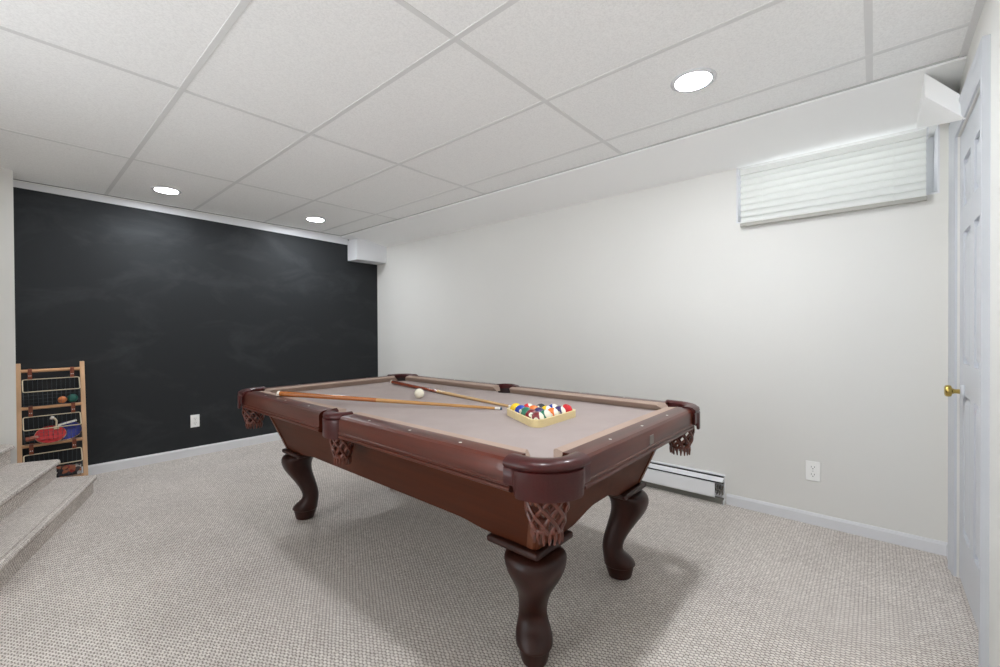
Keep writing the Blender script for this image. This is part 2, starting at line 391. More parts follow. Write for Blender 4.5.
obj('step', step(RISE, -.914, (.425, 4.245), st(-.914, 2.70), [st(-1.20, 2.70), st(-1.20, 4.26)]), [M_TREAD, M_RISER], stairs, smooth=50)
obj('step', step(2 * RISE, -1.10, (.247, 4.37), st(-1.10, 2.2), [st(-1.40, 2.2), st(-1.40, 4.27)]), [M_TREAD, M_RISER], stairs, smooth=50)
obj('step', step(3 * RISE, -1.337, (.034, 4.49), st(-1.337, 2.0), [(-1.195, 2.2), (-1.195, 4.55), (-.05, 4.55)]), [M_TREAD, M_RISER], stairs, smooth=50)

# ------------------------------------------------------------------ recessed ceiling lights
def lamp_disc(x, y, label):
    t = thing('recessed_light', label, 'ceiling light', (x, y, ZC + .004), 0, 'recessed ceiling lights')
    bm = B(); lathe(bm, [(.076, -.001), (.076, -.006), (.086, -.008), (.096, -.004), (.097, 0)], 40, None, False); obj('trim_ring', bm, M_TRIM, t, smooth=60)
    bm = B(); lathe(bm, [(.077, 0), (.077, -.004), (.001, -.0045)], 40); obj('lens', bm, M_LENS, t, smooth=60)
M_LENS = mat('lit lens', (255, 255, 255), .5, emit=((245, 249, 254), LAMP))
for x, y, l in ((2.077, .626, 'round recessed ceiling light by the soffit, above the near end of the pool table'),
                (.857, 4.285, 'round recessed ceiling light by the blackboard, the one closer to the storage ladder'),
                (2.077, 4.285, 'round recessed ceiling light by the blackboard, the one closer to the white wall'),
                (.857, .626, 'round recessed ceiling light above the camera, outside the photo')):
    lamp_disc(x, y, l)

# ------------------------------------------------------------------ baseboard heater and outlets
heat = thing('baseboard_heater', 'white metal baseboard heater along the white wall behind the pool table', 'heater', (XR, .748, 0))
HL = 2.4
bm = B()
pl = [(0, .022), (0, .19), (-.012, .19), (-.014, .182), (-.006, .178), (-.006, .022)]
loft(bm, [[(x, y, z) for x, z in pl] for y in (.002, HL)]); obj('back_plate', bm, M_HEAT, heat)
bm = B(); pl = [(-.02, .172), (-.058, .160), (-.062, .153), (-.059, .151), (-.055, .157), (-.02, .167)]
loft(bm, [[(x, y, z) for x, z in pl] for y in (.0, HL)]); obj('damper', bm, M_HEAT, heat)
bm = B(); pl = [(-.060, .141), (-.065, .138), (-.065, .050), (-.058, .042), (-.055, .044), (-.061, .053), (-.061, .137)]
loft(bm, [[(x, y, z) for x, z in pl] for y in (.045, HL)]); obj('front_cover', bm, M_HEAT, heat)
bm = B(); box(bm, -.019, -.0065, .004, HL, .130, .1765); obj('slot_shade', bm, M_DARK, heat)  # dark panel set behind the gaps as their shade
bm = B()
for i in range(150): box(bm, -.05, -.01, .006 + i * .016, .0075 + i * .016, .06, .12)
tube(bm, [(-.03, .002, .09), (-.03, HL, .09)], .009, 8); obj('fins', bm, M_FIN, heat)
bm = B(); box(bm, -.012, -.0005, -.004, .002, .0, .188); box(bm, -.052, -.012, -.004, .0, .0, .030); box(bm, -.058, -.012, -.003, .0, .150, .160); obj('end_bracket', bm, M_HEAT, heat, bevel=.002)
bm = B(); box(bm, -.03, -.007, .004, HL, .0, .035); obj('shade_strip', bm, mat('heater shadow strip', (120, 118, 110), .7), heat)  # grey strip standing in for the shade under the heater

def outlet(label, loc, rz):
    t = thing('wall_outlet', label, 'outlet', loc, rz, 'wall outlets')
    rbox('cover_plate', -.0355, .0355, -.006, 0, -.058, .058, M_PLASTIC, t, .003)
    for z in (.022, -.022):
        bm = B()
        rings = []
        for y, s in ((-.0055, 1), (-.0078, .97)):
            rings.append([(max(-.0165, min(.0165, .0195 * s * math.cos(a))), y, z + .0142 * s * math.sin(a)) for a in [2 * math.pi * i / 24 for i in range(24)]])
        loft(bm, rings); rc = obj('receptacle', bm, M_PLASTIC, t, smooth=40)
        bm = B(); box(bm, -.0085, -.0065, -.0082, -.007, z - .001, z + .008); box(bm, .0062, .0086, -.0082, -.007, z, z + .008)
        lathe(bm, [(.0026, 0), (.0026, .0012)], 10, aim((0, -.007, z - .0075), (0, -1, 0))); obj('slot', bm, M_DARK, rc)
    bm = B(); lathe(bm, [(.003, 0), (.003, .0012), (.001, .0016)], 10, aim((0, -.006, 0), (0, -1, 0))); obj('screw', bm, M_CHROME, t)
outlet('white duplex outlet on the white wall beside the baseboard heater', (XR, .272, .315), R(-90))
outlet('white duplex outlet on the blackboard wall', (1.155, YB, .325), 0)

# ------------------------------------------------------------------ pool table
TX, TY = 1.548, 1.785
table = thing('pool_table', 'mahogany pool table with tan cloth, leather pockets and carved curved legs', 'pool table', (TX, TY, 0))
NX, NY, ZB, ZR = .511, 1.049, .763, .800                            # nose lines, bed height, rail height
def bed():
    bm = B(); ex, ey = NX + .04, NY + .04; pts = []
    def arc(cx, cy, r, a0, a1, n=10): return [(cx + r * math.cos(a0 + (a1 - a0) * i / n), cy + r * math.sin(a0 + (a1 - a0) * i / n)) for i in range(n + 1)]
    d = math.asin(.015 / .07)
    for k, (sx, sy) in enumerate(((1, 1), (-1, 1), (-1, -1), (1, -1))):
        c = (sx * (NX + .025), sy * (NY + .025)); a = [R(270), R(0), R(90), R(180)][k]
        q = arc(c[0], c[1], .07, a + d, a - R(90) - d)
        if k in (1,): pts += q
        elif k == 2: pts += q
        elif k == 3: pts += q
        else: pts += q
        if k == 1:
            pts += arc(-(NX + .045), 0, .06, R(85), R(-85))
        if k == 3:
            pts += arc(NX + .045, 0, .06, R(265), R(95))
    prism(bm, pts, .7105, ZB); return bm
obj('bed', bed(), M_CLOTH, table)
WOODP = [(.049, ZR), (.096, ZR), (.109, ZR - .003), (.117, ZR - .010), (.1215, ZR - .021), (.1215, ZR - .066), (.125, ZR - .069), (.125, ZR - .075), (.1205, ZR - .078), (.125, ZR - .082), (.125, ZR - .090), (.115, ZR - .096), (.049, ZR - .096)]
CUSHP = [(.0485, ZR - .0005), (.008, ZR - .002), (.0, ZR - .005), (-.001, ZR - .009), (.014, ZB + .012), (.022, ZB + .0005), (.0485, ZB + .0005)]
def rail(prof, axis, sgn, l0, l1):
    """l0/l1: functions of u giving the end positions"""
    bm = B(); off = NX if axis == 'y' else NY; rings = []
    for fn in (l0, l1):
        g = (lambda u, z: fn(u)) if fn.__code__.co_argcount == 1 else fn
        rings.append([(sgn * (off + u), g(u, z), z) if axis == 'y' else (g(u, z), sgn * (off + u), z) for u, z in prof])
    loft(bm, rings); return bm
for s in (-1, 1):
    for e in (-1, 1):
        w = obj('rail', rail(WOODP, 'y', s, lambda u: e * .088, lambda u: e * (NY - .028)), M_WY, table, smooth=25)
        obj('cushion', rail(CUSHP, 'y', s, lambda u, z: e * (.070 - .25 * u - .2 * (ZR - z)), lambda u, z: e * (NY - .062 + .6 * u + .8 * (ZR - z))), M_CUSH, w, smooth=40)
        for k in (1, 2, 3):
            bm = B(); lathe(bm, [(.0055, 0), (.0052, .0008), (.001, .001)], 12, Matrix.Translation((s * (NX + .086), e * k * NY / 4, ZR - .0002))); obj('sight', bm, M_PEARL, w)
    w = obj('rail', rail(WOODP, 'x', s, lambda u: -(NX - .028), lambda u: NX - .028), M_WX, table, smooth=25)
    obj('cushion', rail(CUSHP, 'x', s, lambda u, z: -(NX - .062 + .6 * u + .8 * (ZR - z)), lambda u, z: NX - .062 + .6 * u + .8 * (ZR - z)), M_CUSH, w, smooth=40)
    for k in (-1, 0, 1):
        bm = B(); lathe(bm, [(.0055, 0), (.0052, .0008), (.001, .001)], 12, Matrix.Translation((k * NX / 2, s * (NY + .086), ZR - .0002))); obj('sight', bm, M_PEARL, w)
    if s == -1:
        bm = B(); box(bm, -.018, .018, -(NY + .1235), -(NY + .119), ZR - .062, ZR - .028); o = obj('name_plate', bm, M_PLATE, w, bevel=.002); o['label'] = 'small grey plate'

def pocket_path(corner, sx, sy, RO):
    """list of (point, outward normal, arc fraction) around a pocket mouth"""
    out = []
    if corner:
        K = Vector((NX, NY)); tail = .042
        out.append((Vector((NX - tail, NY + RO)), Vector((0, 1)))); out.append((Vector((NX - tail * .5, NY + RO)), Vector((0, 1))))
        for i in range(17):
            a = R(90) - R(90) * i / 16; n = Vector((math.cos(a), math.sin(a))); out.append((K + n * RO, n))
        out.append((Vector((NX + RO, NY - tail * .5)), Vector((1, 0)))); out.append((Vector((NX + RO, NY - tail)), Vector((1, 0))))
    else:
        K = Vector((NX + .055, 0)); r = RO - .055
        out.append((Vector((NX + .055 , .088)), Vector((.35, 1)).normalized()))
        for i in range(17):
            a = R(78) - R(156) * i / 16; n = Vector((math.cos(a), math.sin(a))); out.append((K + Vector((n.x * r, n.y * .088)), n))
        out.append((Vector((NX + .055, -.088)), Vector((.35, -1)).normalized()))
    L = [0]
    for a, b in zip(out, out[1:]): L.append(L[-1] + (b[0] - a[0]).length)
    return [(Vector((p.x * sx, p.y * sy)), Vector((n.x * sx, n.y * sy)), l / L[-1]) for (p, n), l in zip(out, L)]
def pocket(corner, sx, sy):
    RO = .130; w = .056 if corner else .033
    path = pocket_path(corner, sx, sy, RO)
    prof = [(0, -.022), (.006, -.014), (.004, -.004), (-.008, .004), (-.026, .008), (-w + .01, .006), (-w, -.002), (-w, -.022)]
    bm = B(); loft(bm, [[(p.x + n.x * q, p.y + n.y * q, ZR + h) for q, h in prof] for p, n, f in path])
    pk = obj('pocket', bm, M_LEATHER, table, smooth=50)
    # drop apron of leather
    bm = B(); rings = []
    fine = []
    for (a, b) in zip(path, path[1:]):
        for k in range(4): fine.append((a[0].lerp(b[0], k / 4), a[1].lerp(b[1], k / 4).normalized(), a[2] + (b[2] - a[2]) * k / 4))
    fine.append(path[-1])
    tab, main = (ZR - .069, ZR - .100) if corner else (ZR - .074, ZR - .104)
    for p, n, f in fine:
        d = min(f, 1 - f); e = .125 if corner else .2
        k = max(0, min(1, (d - e) / .055)); k = math.sqrt(max(0, 1 - (1 - k) ** 2))
        zb = tab + (main - tab) * k
        bul = .004 * k
        q = [(-.001, ZR - .02), (.003 + bul, ZR - .024), (.003 + bul, zb + .004), (.001 + bul, zb), (-.003, zb), (-.005, ZR - .02)]
        rings.append([(p.x + n.x * u, p.y + n.y * u, z) for u, z in q])
    loft(bm, rings); obj('apron', bm, M_LEATHER, pk, smooth=50)
    # liner: back wall of the pocket down to the bag
    c = Vector((sx * (NX + (.040 if corner else .058)), sy * (NY + .040) if corner else 0)); rr = .058 if corner else .048
    bm = B(); rings = []
    for p, n, f in path: rings.append([(p.x - n.x * (w - .001), p.y - n.y * (w - .001), ZR - .002), (p.x - n.x * (w - .006), p.y - n.y * (w - .006), ZR - .002), (p.x - n.x * (w - .006), p.y - n.y * (w - .006), .694), (p.x - n.x * (w - .001), p.y - n.y * (w - .001), .694)])
    loft(bm, rings); o = obj('liner', bm, M_LINER, pk, smooth=50); o['label'] = 'dark pocket liner'
    # braided bag with a fringe
    bm = B(); z0, z1 = .700, .604; N = 8
    def rad(t): return rr * (1.0 - .30 * t + .10 * math.sin(math.pi * t))
    for d in (-1, 1):
        for i in range(N):
            pts = []
            for k in range(11):
                t = k / 10; a = 2 * math.pi * (i / N + d * t * 1.25 / N * 1.5); pts.append((c.x + rad(t) * math.cos(a) * (1 + .03 * d), c.y + rad(t) * math.sin(a) * (1 + .03 * d), z0 + (z1 - z0) * t))
            tube(bm, pts, .0058, 6)
    for t in (0, 1):
        tube(bm, [(c.x + rad(t) * math.cos(2 * math.pi * i / 20), c.y + rad(t) * math.sin(2 * math.pi * i / 20), z0 + (z1 - z0) * t) for i in range(20)], .0065, 6, True)
    o = obj('bag', bm, M_NET, pk, smooth=60)
    bm = B()
    for i in range(16):
        a = 2 * math.pi * i / 16; r1 = rad(1); j = random.uniform(.9, 1.1)
        tube(bm, [(c.x + r1 * math.cos(a), c.y + r1 * math.sin(a), z1), (c.x + r1 * 1.05 * math.cos(a), c.y + r1 * 1.05 * math.sin(a), z1 - .017), (c.x + r1 * j * math.cos(a), c.y + r1 * j * math.sin(a), z1 - .036)], [.006, .0055, .003], 5)
    obj('fringe', bm, M_NET, o, smooth=60)
for sx in (-1, 1):
    for sy in (-1, 1): pocket(True, sx, sy)
    pocket(False, sx, 1)

# cabinet: four inward-sloping panels with scalloped lower edges
TOPX, TOPY, BOTX, BOTY, ZT, ZBOT = .512, 1.045, .417, .950, .703, .436
def hx(z): return BOTX + (TOPX - BOTX) * (z - ZBOT) / (ZT - ZBOT)
def hy(z): return BOTY + (TOPY - BOTY) * (z - ZBOT) / (ZT - ZBOT)
def scal(v, half):
    d = (half - abs(v)) - .21
    if d <= 0: return ZBOT
    k = min(1, d / .16); k = k * k * (3 - 2 * k)
    return ZBOT + (.016 if half > .7 else .045) * k
bm = B()
for axis in 'xy':
    for s in (-1, 1):
        rings = []; N = 48
        for i in range(N + 1):
            f = -1 + 2 * i / N; ring = []
            for z, inn in ((ZT, 0), (None, 0), (None, .022), (ZT, .022)):
                half = BOTY if axis == 'y' else BOTX
                zq = z if z is not None else scal(f * half, half)
                X, Y = hx(zq) - inn, hy(zq) - inn
                ring.append((s * X, f * Y, zq) if axis == 'y' else (f * X, s * Y, zq))
            rings.append(ring)
        loft(bm, rings)
obj('cabinet', bm, M_CAB, table, smooth=30)
bm = B(); box(bm, -TOPX - .03, TOPX + .03, -TOPY - .03, TOPY + .03, .703, .710); obj('sub_rail', bm, M_CAB, table)
def post(sx, sy):
    bm = B(); rings = []
    for z in (ZBOT + .002, ZT):
        X, Y = hx(z), hy(z); w = .034; p = .006
        ring = [(X + p, Y - w), (X + p, Y - .010), (X + p - .006, Y + p - .006 - .004), (X - .004, Y + p - .002), (X - .010, Y + p), (X - w, Y + p), (X - w, Y - .01), (X - .01, Y - w)]
        rings.append([(sx * a, sy * b, z) for a, b in ring])
    loft(bm, rings); return bm
LZ = [(.378, -.110, .10, .118), (.345, -.130, .055, .116), (.31, -.124, .042, .102), (.275, -.106, .042, .082), (.23, -.066, .06, .062), (.18, -.024, .078, .056), (.14, -.002, .088, .053),
      (.112, -.008, .087, .057), (.092, -.036, .084, .064), (.074, -.058, .081, .067), (.060, -.066, .079, .066), (.056, -.066, .079, .066), (.053, -.058, .074, .058), (.050, -.058, .074, .058), (.025, -.053, .066, .053), (.004, -.047, .058, .046), (.0, -.046, .057, .045)]
def leg_mesh(sx, sy, fx, fy):
    bm = B(); rings = []
    dg = Vector((sx, sy)).normalized(); lt = Vector((-dg.y, dg.x))
    for z, o, i, w in LZ:
        z *= 1.092
        o, i = -o, -i                                              # outward positive
        t = (o - i) / 2; cm = (o + i) / 2; ring = []
        sq = max(0, min(1, (.16 - z) / .06)) * .9                     # rounder towards the foot
        shape = [(1, .30), (.62, .72), (.12, 1.0), (-.30, .86), (-.72, .62), (-1, .34)]
        rnd = [(1, .30), (.72, .74), (.25, 1.0), (-.25, 1.0), (-.72, .74), (-1, .30)]
        pts = [(a[0] * (1 - sq) + b[0] * sq, a[1] * (1 - sq) + b[1] * sq) for a, b in zip(shape, rnd)]
        pts = pts + [(a, -b) for a, b in reversed(pts)]
        for a, b in pts:
            v = Vector((fx * sx, fy * sy)) + dg * (cm + a * t) + lt * (b * w); ring.append((v.x, v.y, z))
        rings.append(ring)
    loft(bm, rings)
    return bm
FX, FY = .342, .888
for sx in (-1, 1):
    for sy in (-1, 1):
        obj('corner_post', post(sx, sy), M_POST, table, bevel=.002)
        lg = obj('leg', leg_mesh(sx, sy, FX, FY), M_LEG, table, smooth='all')
        md = lg.modifiers.new('round', 'SUBSURF'); md.levels = md.render_levels = 2
        bm = B(); cx, cy = BOTX + .022, BOTY + .022; c2 = .225
        box(bm, min(sx * cx, sx * (cx - c2)), max(sx * cx, sx * (cx - c2)), min(sy * cy, sy * (cy - c2)), max(sy * cy, sy * (cy - c2)), ZBOT - .0255, ZBOT - .0005)
        obj('cap', bm, M_LEG, lg, bevel=.010, seg=4)

# ------------------------------------------------------------------ balls in the triangle
BR = .0286
def ball_mat(name, col, kind):
    M = bpy.data.materials.new(name); M.use_nodes = True; nt = M.node_tree; L = nt.links.new; b = nt.nodes['Principled BSDF']
    b.inputs['Roughness'].default_value = .08; b.inputs['Coat Weight'].default_value = .5
    if kind == 'plain': b.inputs['Base Color'].default_value = lin(col); return M
    tc = nt.nodes.new('ShaderNodeTexCoord'); sp = nt.nodes.new('ShaderNodeSeparateXYZ'); L(tc.outputs['Object'], sp.inputs[0])
    white = lin((236, 232, 216))
    ab = nt.nodes.new('ShaderNodeMath'); ab.operation = 'ABSOLUTE'; L(sp.outputs['X'], ab.inputs[0])
    sg = nt.nodes.new('ShaderNodeMath'); sg.operation = 'GREATER_THAN'; sg.inputs[1].default_value = BR * .935; L(ab.outputs[0], sg.inputs[0])
    base = nt.nodes.new('ShaderNodeMix'); base.data_type = 'RGBA'; base.inputs[6].default_value = lin(col); base.inputs[7].default_value = white
    if kind == 'stripe':
        az = nt.nodes.new('ShaderNodeMath'); az.operation = 'ABSOLUTE'; L(sp.outputs['Z'], az.inputs[0])
        gz = nt.nodes.new('ShaderNodeMath'); gz.operation = 'GREATER_THAN'; gz.inputs[1].default_value = BR * .55; L(az.outputs[0], gz.inputs[0]); L(gz.outputs[0], base.inputs[0])
    else: base.inputs[0].default_value = 0
    fin = nt.nodes.new('ShaderNodeMix'); fin.data_type = 'RGBA'; fin.inputs[7].default_value = white
    L(base.outputs[2], fin.inputs[6]); L(sg.outputs[0], fin.inputs[0]); L(fin.outputs[2], b.inputs['Base Color'])
    return M
M_INK = mat('number ink', (25, 25, 25), .4)
def text_bm(txt, size):
    c = bpy.data.curves.new('numeral', 'FONT'); c.body = txt; c.size = size; c.align_x = 'CENTER'; c.align_y = 'CENTER'; c.extrude = .0004
    o = bpy.data.objects.new('numeral', c); COL.objects.link(o); dg = bpy.context.evaluated_depsgraph_get(); dg.update()
    me = bpy.data.meshes.new_from_object(o.evaluated_get(dg)); bpy.data.objects.remove(o); bpy.data.curves.remove(c)
    bm = B(); bm.from_mesh(me); bpy.data.meshes.remove(me); return bm
COLS = {'yellow': (240, 200, 30), 'blue': (25, 60, 165), 'red': (205, 30, 40), 'purple': (48, 34, 92), 'orange': (232, 120, 50), 'green': (16, 110, 82), 'maroon': (118, 24, 34), 'black': (22, 22, 26)}
RX, RY = 1.555, 1.121
def rk(a, r): return Vector((r * math.cos(R(a)), r * math.sin(R(a))))
AN, AL, AR = 211.5, 91.5, 331.5
cN, cL, cR = rk(AN, .1325), rk(AL, .1325), rk(AR, .1325)
def bpos(i, j): return Vector((RX, RY)) + cN + (cL - cN) * (i / 4) + (cR - cN) * (j / 4)
BALLS = [(0, 0, 15, 'maroon', 1, 'maroon striped ball in the rounded corner of the triangle pointing at the near leg'), (1, 0, 7, 'maroon', 0, 'solid maroon ball between the green ball and the maroon striped ball'),
         (2, 0, 6, 'green', 0, 'solid green ball between the solid blue and solid maroon balls'), (3, 0, 2, 'blue', 0, 'solid blue ball next to the solid yellow ball in the triangle'),
         (4, 0, 1, 'yellow', 0, 'solid yellow ball in the triangle corner touched by a cue tip'), (0, 1, 14, 'green', 1, 'green striped ball against the front side of the wooden triangle'),
         (0, 2, 13, 'orange', 1, 'orange striped ball between the green striped and purple striped balls'), (0, 3, 12, 'purple', 1, 'purple striped ball next to the solid red ball'),
         (0, 4, 3, 'red', 0, 'solid red ball in the corner of the triangle by the far cushion'), (3, 1, 11, 'red', 1, 'red striped ball just behind the solid blue ball'),
         (2, 2, 8, 'black', 0, 'black ball in the middle of the far side of the triangle'), (1, 3, 10, 'blue', 1, 'blue striped ball just behind the solid red ball'),
         (2, 1, 5, 'orange', 0, 'solid orange ball inside the triangle behind the green ball'), (1, 1, 4, 'purple', 0, 'solid purple ball inside the triangle behind the maroon balls'),
         (1, 2, 9, 'yellow', 1, 'yellow striped ball inside the triangle, by the black ball')]
bm = B(); bmesh.ops.create_uvsphere(bm, u_segments=28, v_segments=18, radius=BR)
first = obj('billiard_ball', bm, M_PEARL, None, smooth='all'); ball_me = first.data; bpy.data.objects.remove(first)
for i, j, num, cname, stripe, lab in BALLS:
    me = ball_me.copy(); me.materials.clear(); me.materials.append(ball_mat(cname + (' stripe' if stripe else ' solid'), COLS[cname], 'stripe' if stripe else 'solid'))
    o = bpy.data.objects.new('billiard_ball', me); COL.objects.link(o); p = bpos(i, j); o.location = (p.x, p.y, ZB + BR)
    o.rotation_euler = (random.uniform(-.9, .9), random.uniform(-.7, .7), R(212) + random.uniform(-1.2, 1.2))
    if stripe: o.rotation_euler = (Vector((.656, -.754, 0)) * .8 + Vector((-.75, -.6, .2)) * random.uniform(.2, .6) + zz * random.uniform(.1, .6)).to_track_quat('Z', 'Y').to_euler()
    tag(o, lab, 'billiard ball', 'billiard balls in the triangle')
    for s in (1, -1):
        tb = text_bm(str(num), .011)
        Mx = Matrix.Translation((s * (BR + .0001), 0, 0)) @ (Matrix.Rotation(R(90 * s), 4, 'Z')) @ Matrix.Rotation(R(90), 4, 'X')
        tb.transform(Mx); obj('numeral', tb, M_INK, o)
o = bpy.data.objects.new('cue_ball', ball_me.copy()); COL.objects.link(o); o.data.materials.clear(); o.data.materials.append(ball_mat('ivory', (240, 234, 214), 'plain'))
o.location = (1.583, 2.006, ZB + BR + .0004); tag(o, 'ivory white cue ball alone on the cloth between the two cues', 'billiard ball')
# wooden triangle
M_TRI = wood('pale triangle wood', 0, (232, 212, 160), .4, .2, .08)
def tri(inr, rc, n=7):
    pts = []
    for a in (AN, AL, AR):
        c = rk(a, 2 * (inr - rc))
        for k in range(n): q = a - 60 + 120 * k / (n - 1); pts.append((c.x + rc * math.cos(R(q)), c.y + rc * math.sin(R(q))))
    # order by angle
    return sorted(pts, key=lambda p: math.atan2(p[1], p[0]))
inn, outr = tri(.0965, .0295), tri(.1065, .036)
bm = B(); h0, h1 = 0.0003, .031
loft(bm, [[(x, y, z) for (x, y), z in zip([p] * 4, (0,))][0:0] or r for r in [[(outr[i][0], outr[i][1], h0), (outr[i][0], outr[i][1], h1), (inn[i][0], inn[i][1], h1), (inn[i][0], inn[i][1], h0)] for i in list(range(len(outr))) + [0]]], True, False)
o = obj('ball_triangle', bm, M_TRI, None, smooth=30, loc=(RX, RY, ZB)); tag(o, 'pale wooden triangle rack holding the balls on the cloth', 'ball rack')

# ------------------------------------------------------------------ cues
M_BUTT, M_BUTT2 = wood('butt stain', 2, (170, 98, 40), .2, .6, .3), wood('butt stain dark', 2, (128, 58, 34), .2, .6, .3)
M_SHAFT = wood('maple shaft', 2, (206, 168, 118), .25, .4, .12); M_SHAFT2 = wood('amber shaft', 2, (196, 146, 88), .25, .4, .15)
M_TIPB = mat('tip leather', (70, 90, 110), .8); M_RUB = mat('bumper rubber', (226, 220, 206), .7)
def cue(label, butt, tip, mb, mshaft):
    b, t = Vector(butt), Vector(tip); Ld = (t - b).length
    e = thing('cue_stick', label, 'pool cue', b); e.rotation_euler = (t - b).to_track_quat('Z', 'Y').to_euler(); e['group'] = 'pool cues on the table'
    def r(z): return .0145 + (.0062 - .0145) * (z / Ld)
    def seg(name, z0, z1, m, k=1.0):
        bm = B(); lathe(bm, [(.001, z0), (r(z0) * k, z0)] + [(r(z0 + (z1 - z0) * i / 6) * k, z0 + (z1 - z0) * i / 6) for i in range(1, 7)] + [(.001, z1)], 18); return obj(name, bm, m, e, smooth=40)
    seg('bumper', 0, .014, M_RUB); seg('butt', .014, Ld * .46, mb); seg('joint_collar', Ld * .46, Ld * .468, mb, 1.02); seg('shaft', Ld * .468, Ld - .035, mshaft)
    seg('ferrule', Ld - .035, Ld - .008, M_PEARL); seg('tip', Ld - .008, Ld, M_TIPB)
cue('amber pool cue whose butt rests on the long side rail, crossing the cloth', (.985, 2.484, ZR + .0155), (1.604, 1.386, ZB + .0075), M_BUTT, M_SHAFT2)
cue('pool cue with a dark reddish butt beside the far corner pocket, tip at the triangle', (1.878, 2.700, ZB + .0158), (1.674, 1.367, ZB + .0075), M_BUTT2, M_SHAFT)

# ------------------------------------------------------------------ leaning storage ladder by the stairs
LYB, LYT, LH = 4.60, 4.772, .93
lad = thing('storage_ladder', 'light wooden ladder rack with wire baskets leaning on the blackboard by the stairs', 'storage rack', (.226, LYB, 0))
M_PINE = wood('pine', 2, (206, 168, 132), .5, 0, .15); M_PINEX = wood('pine rung', 0, (204, 158, 118), .5, 0, .15)
M_WIRE = mat('cream wire', (214, 200, 172), .4); M_MESH = mat('thin dark wire', (80, 86, 92), .5, metal=.4); M_STRAP = mat('tan leather strap', (124, 58, 32), .5)
def ly(z): return (LYT - LYB) * z / LH
HWD = .170
for s in (-1, 1):
    bm = B(); w = .0135
    a = [(s * HWD - w, -.011, 0), (s * HWD + w, -.011, 0), (s * HWD + w, .011, 0), (s * HWD - w, .011, 0)]
    loft(bm, [a, [(x, y + ly(LH), LH) for x, y, z in a]]); obj('upright', bm, M_PINE, lad, bevel=.003)
def basket(zr, n):
    bm = B(); tube(bm, [(-HWD + .01, ly(zr), zr), (HWD - .01, ly(zr), zr)], .0125, 12); rg = obj('rung', bm, M_PINEX, lad, smooth=50)
    for s in (-1, 1):
        bm = B(); x = s * .112; loopy = []
        out = [(ly(zr) + .0135 * math.cos(a), zr + .0135 * math.sin(a)) for a in [R(-60 + 30 * k) for k in range(11)]]
        y0 = ly(zr) - .006
        outer = [(ly(zr) - .0165, zr - .062), (ly(zr) - .0150, zr - .01), (ly(zr) - .012, zr + .012), (ly(zr), zr + .0165), (ly(zr) + .012, zr + .012), (ly(zr) + .015, zr), (ly(zr) + .004, zr - .020), (ly(zr) - .008, zr - .062)]
        loft(bm, [[(x - .011, y, z) for y, z in outer], [(x + .011, y, z) for y, z in outer]]); stp = obj('strap', bm, M_STRAP, rg, smooth=50)
        bm = B()
        for q in (-1, 1): lathe(bm, [(.001, .002), (.003, .0012), (.003, 0)], 8, aim((x + q * .005, ly(zr) - .0163, zr - .036), (0, -1, 0)))
        obj('rivet', bm, M_PEARL, stp)
    # basket: cream rim tilted outward, thin mesh pouch below it
    zt, zf, zb = zr - .064, zr - .150, zr - .258
    yt, yf, yb = ly(zr) - .012, ly(zr) - .085, ly(zr - .24) - .030; hw = .150
    c = [(-hw, yt, zt), (hw, yt, zt), (hw, yf, zf), (-hw, yf, zf)]; pts = []
    for i in range(4):
        p, a, b = Vector(c[i]), Vector(c[i - 1]), Vector(c[(i + 1) % 4])
        for k in range(4): f = k / 3; e1, e2 = p + (a - p).normalized() * .012, p + (b - p).normalized() * .012; pts.append((e1.lerp(p, f)).lerp(p.lerp(e2, f), f))
    bm = B(); tube(bm, pts, .0036, 6, True); bk = obj('basket', bm, M_WIRE, lad, smooth=60)
    bm = B()
    for i in range(13):
        x = -hw + 2 * hw * i / 12
        tube(bm, [(x, yf, zf), (x * .97, yf - .004, zf - .05), (x * .95, yf + .01, zb), (x * .95, yb + .02, zb - .002), (x, yt, zt)], .0008, 4)
    for k in range(5):
        f = k / 4; tube(bm, [(-hw, yt, zt - .02 * k), (-hw * .98, yf + .002, zf - (zf - zb) * f), (hw * .98, yf + .002, zf - (zf - zb) * f), (hw, yt, zt - .02 * k)], .0008, 4)
    for k in range(4): tube(bm, [(-hw * .95, yf + .012 + (yb - yf) * k / 4, zb - .001), (hw * .95, yf + .012 + (yb - yf) * k / 4, zb - .001)], .0008, 4)
    o = obj('mesh', bm, M_MESH, bk); o['label'] = 'thin dark wire mesh'
    return zb, yf, yb
bx = [basket(z, i) for i, z in enumerate((.873, .600, .330))]
bm = B(); tube(bm, [(-HWD + .01, ly(.06), .06), (HWD - .01, ly(.06), .06)], .0125, 12); obj('rung', bm, M_PINEX, lad, smooth=50)
LX, LY = .226, LYB
def ballobj(name, x, k, r, col, lab, cat, lobes=0):
    zb, yf, yb = bx[k]; bm = B(); bmesh.ops.create_uvsphere(bm, u_segments=20, v_segments=14, radius=r)
    for v in bm.verts:
        if lobes: v.co *= 1 + .05 * math.sin(lobes * math.atan2(v.co.y, v.co.x))
    o = obj(name, bm, mat(name + ' skin', col, .55), None, smooth='all', loc=(LX + x, LY + yf + .045, zb + r + .001)); tag(o, lab, cat); return o
ballobj('toy_ball', .055, 0, .026, (214, 128, 74), 'small orange ball in the top wire basket of the ladder', 'ball')
ballobj('toy_ball', .112, 0, .031, (24, 96, 84), 'small teal ball in the top wire basket of the ladder', 'ball', 5)
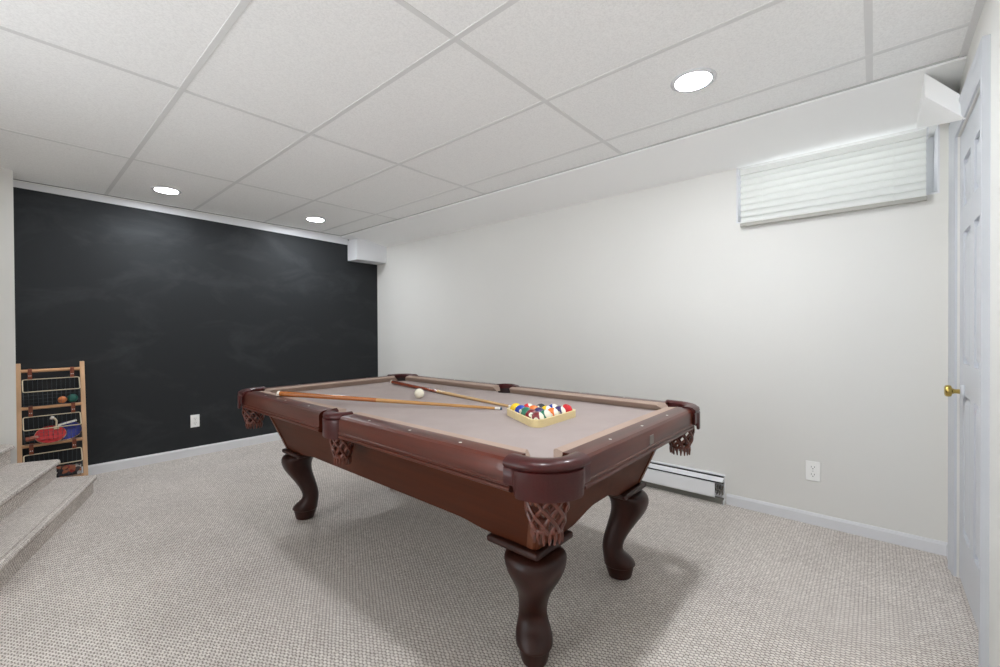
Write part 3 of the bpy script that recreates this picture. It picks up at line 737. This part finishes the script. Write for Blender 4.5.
# table-tennis bats in the middle basket
def bat(label, x, z, ang, face, tilt, yy, handle_col):
    t = thing('table_tennis_bat', label, 'bat', (LX + x, LY + yy, z)); t['group'] = 'table tennis bats'
    t.rotation_euler = (R(90) + tilt, 0, 0)
    def blade(s, off, th, m, nm, par):
        bm = B(); pts = []
        for i in range(36):
            a = 2 * math.pi * i / 36; px, py = .084 * math.cos(a) * s, .076 * math.sin(a) * s
            pts.append((px, py))
        Mr = Matrix.Rotation(ang, 4, 'Z')
        rings = [[Mr @ Vector((p[0], p[1], zq)) for p in pts] for zq in (off - th / 2, off + th / 2)]
        loft(bm, rings); return obj(nm, bm, m, par, smooth=40)
    bl = blade(1, 0, .006, M_PINE, 'blade', t)
    blade(.975, .0042, .0022, mat(label.split()[0] + ' rubber', face, .6), 'rubber', t); blade(.975, -.0042, .0022, M_DARK, 'rubber', t)
    bm = B(); Mr = Matrix.Rotation(ang, 4, 'Z')
    rings = [[Mr @ Vector((xx, w * a, hh * b)) for a, b in ((-1, -1), (1, -1), (1, 1), (-1, 1))] for xx, w, hh in ((-.060, .012, .004), (-.085, .014, .011), (-.115, .013, .011), (-.128, .015, .011))]
    loft(bm, rings); obj('handle', bm, mat('handle ' + label[:4], handle_col, .5), t, bevel=.003)
zb, yf, yb = bx[1]
bat('red table tennis bat lying in the middle wire basket of the ladder', -.012, zb + .050, R(8), (168, 8, 14), R(-42), yf + .052, (150, 84, 60))
bat('blue table tennis bat behind the red one in the middle wire basket', .078, zb + .060, R(16), (30, 40, 130), R(-36), yf + .084, (214, 206, 196))
t = thing('net_clamp', 'small cream net clamp standing behind the red bat in the middle basket', 'clamp', (LX + .010, LY + yf + .078, zb + .100))
bm = B(); tube(bm, [(.01, 0, 0), (.012, 0, .045), (.002, 0, .062), (-.012, 0, .07)], [.006, .006, .007, .009], 10); obj('stem', bm, M_WIRE, t, smooth=60)
bm = B(); lathe(bm, [(.001, -.012), (.012, -.010), (.013, .006), (.001, .010)], 14, aim((-.014, 0, .072), (-1, 0, .5))); obj('knob', bm, M_PEARL, t, smooth=50)
bm = B(); box(bm, -.004, .024, -.012, .012, -.018, .004); obj('jaw', bm, M_WIRE, t, bevel=.002)
bm = B(); box(bm, .02, .125, -.006, .006, -.004, .010, Matrix.Rotation(R(-14), 4, 'Y')); obj('bar', bm, M_PEARL, t, bevel=.002)
# bright game box in the lowest basket
def game_mat():
    M = mat('printed card', (150, 60, 50), .45); nt = M.node_tree; b = nt.nodes['Principled BSDF']; L = nt.links.new
    tc = nt.nodes.new('ShaderNodeTexCoord'); v = nt.nodes.new('ShaderNodeTexVoronoi'); v.inputs['Scale'].default_value = 42
    cr = nt.nodes.new('ShaderNodeValToRGB'); cr.color_ramp.interpolation = 'CONSTANT'
    for k, (p, c) in enumerate(((0, (32, 30, 34)), (.35, (150, 44, 38)), (.55, (190, 184, 178)), (.7, (70, 60, 60)), (.85, (170, 100, 70)))):
        e = cr.color_ramp.elements[k] if k < 2 else cr.color_ramp.elements.new(p)
        e.position = p; e.color = lin(c)
    s = nt.nodes.new('ShaderNodeSeparateColor'); L(tc.outputs['Object'], v.inputs['Vector']); L(v.outputs['Color'], s.inputs[0]); L(s.outputs[0], cr.inputs[0]); L(cr.outputs[0], b.inputs['Base Color']); return M
zb, yf, yb = bx[2]
o = rbox('game_box', -.135, .135, -.018, .018, 0, .075, game_mat(), None, .002); o.location = (LX + .01, LY + yf + .045, zb + .002); tag(o, 'flat game box with a busy red and white print in the lowest wire basket', 'box')
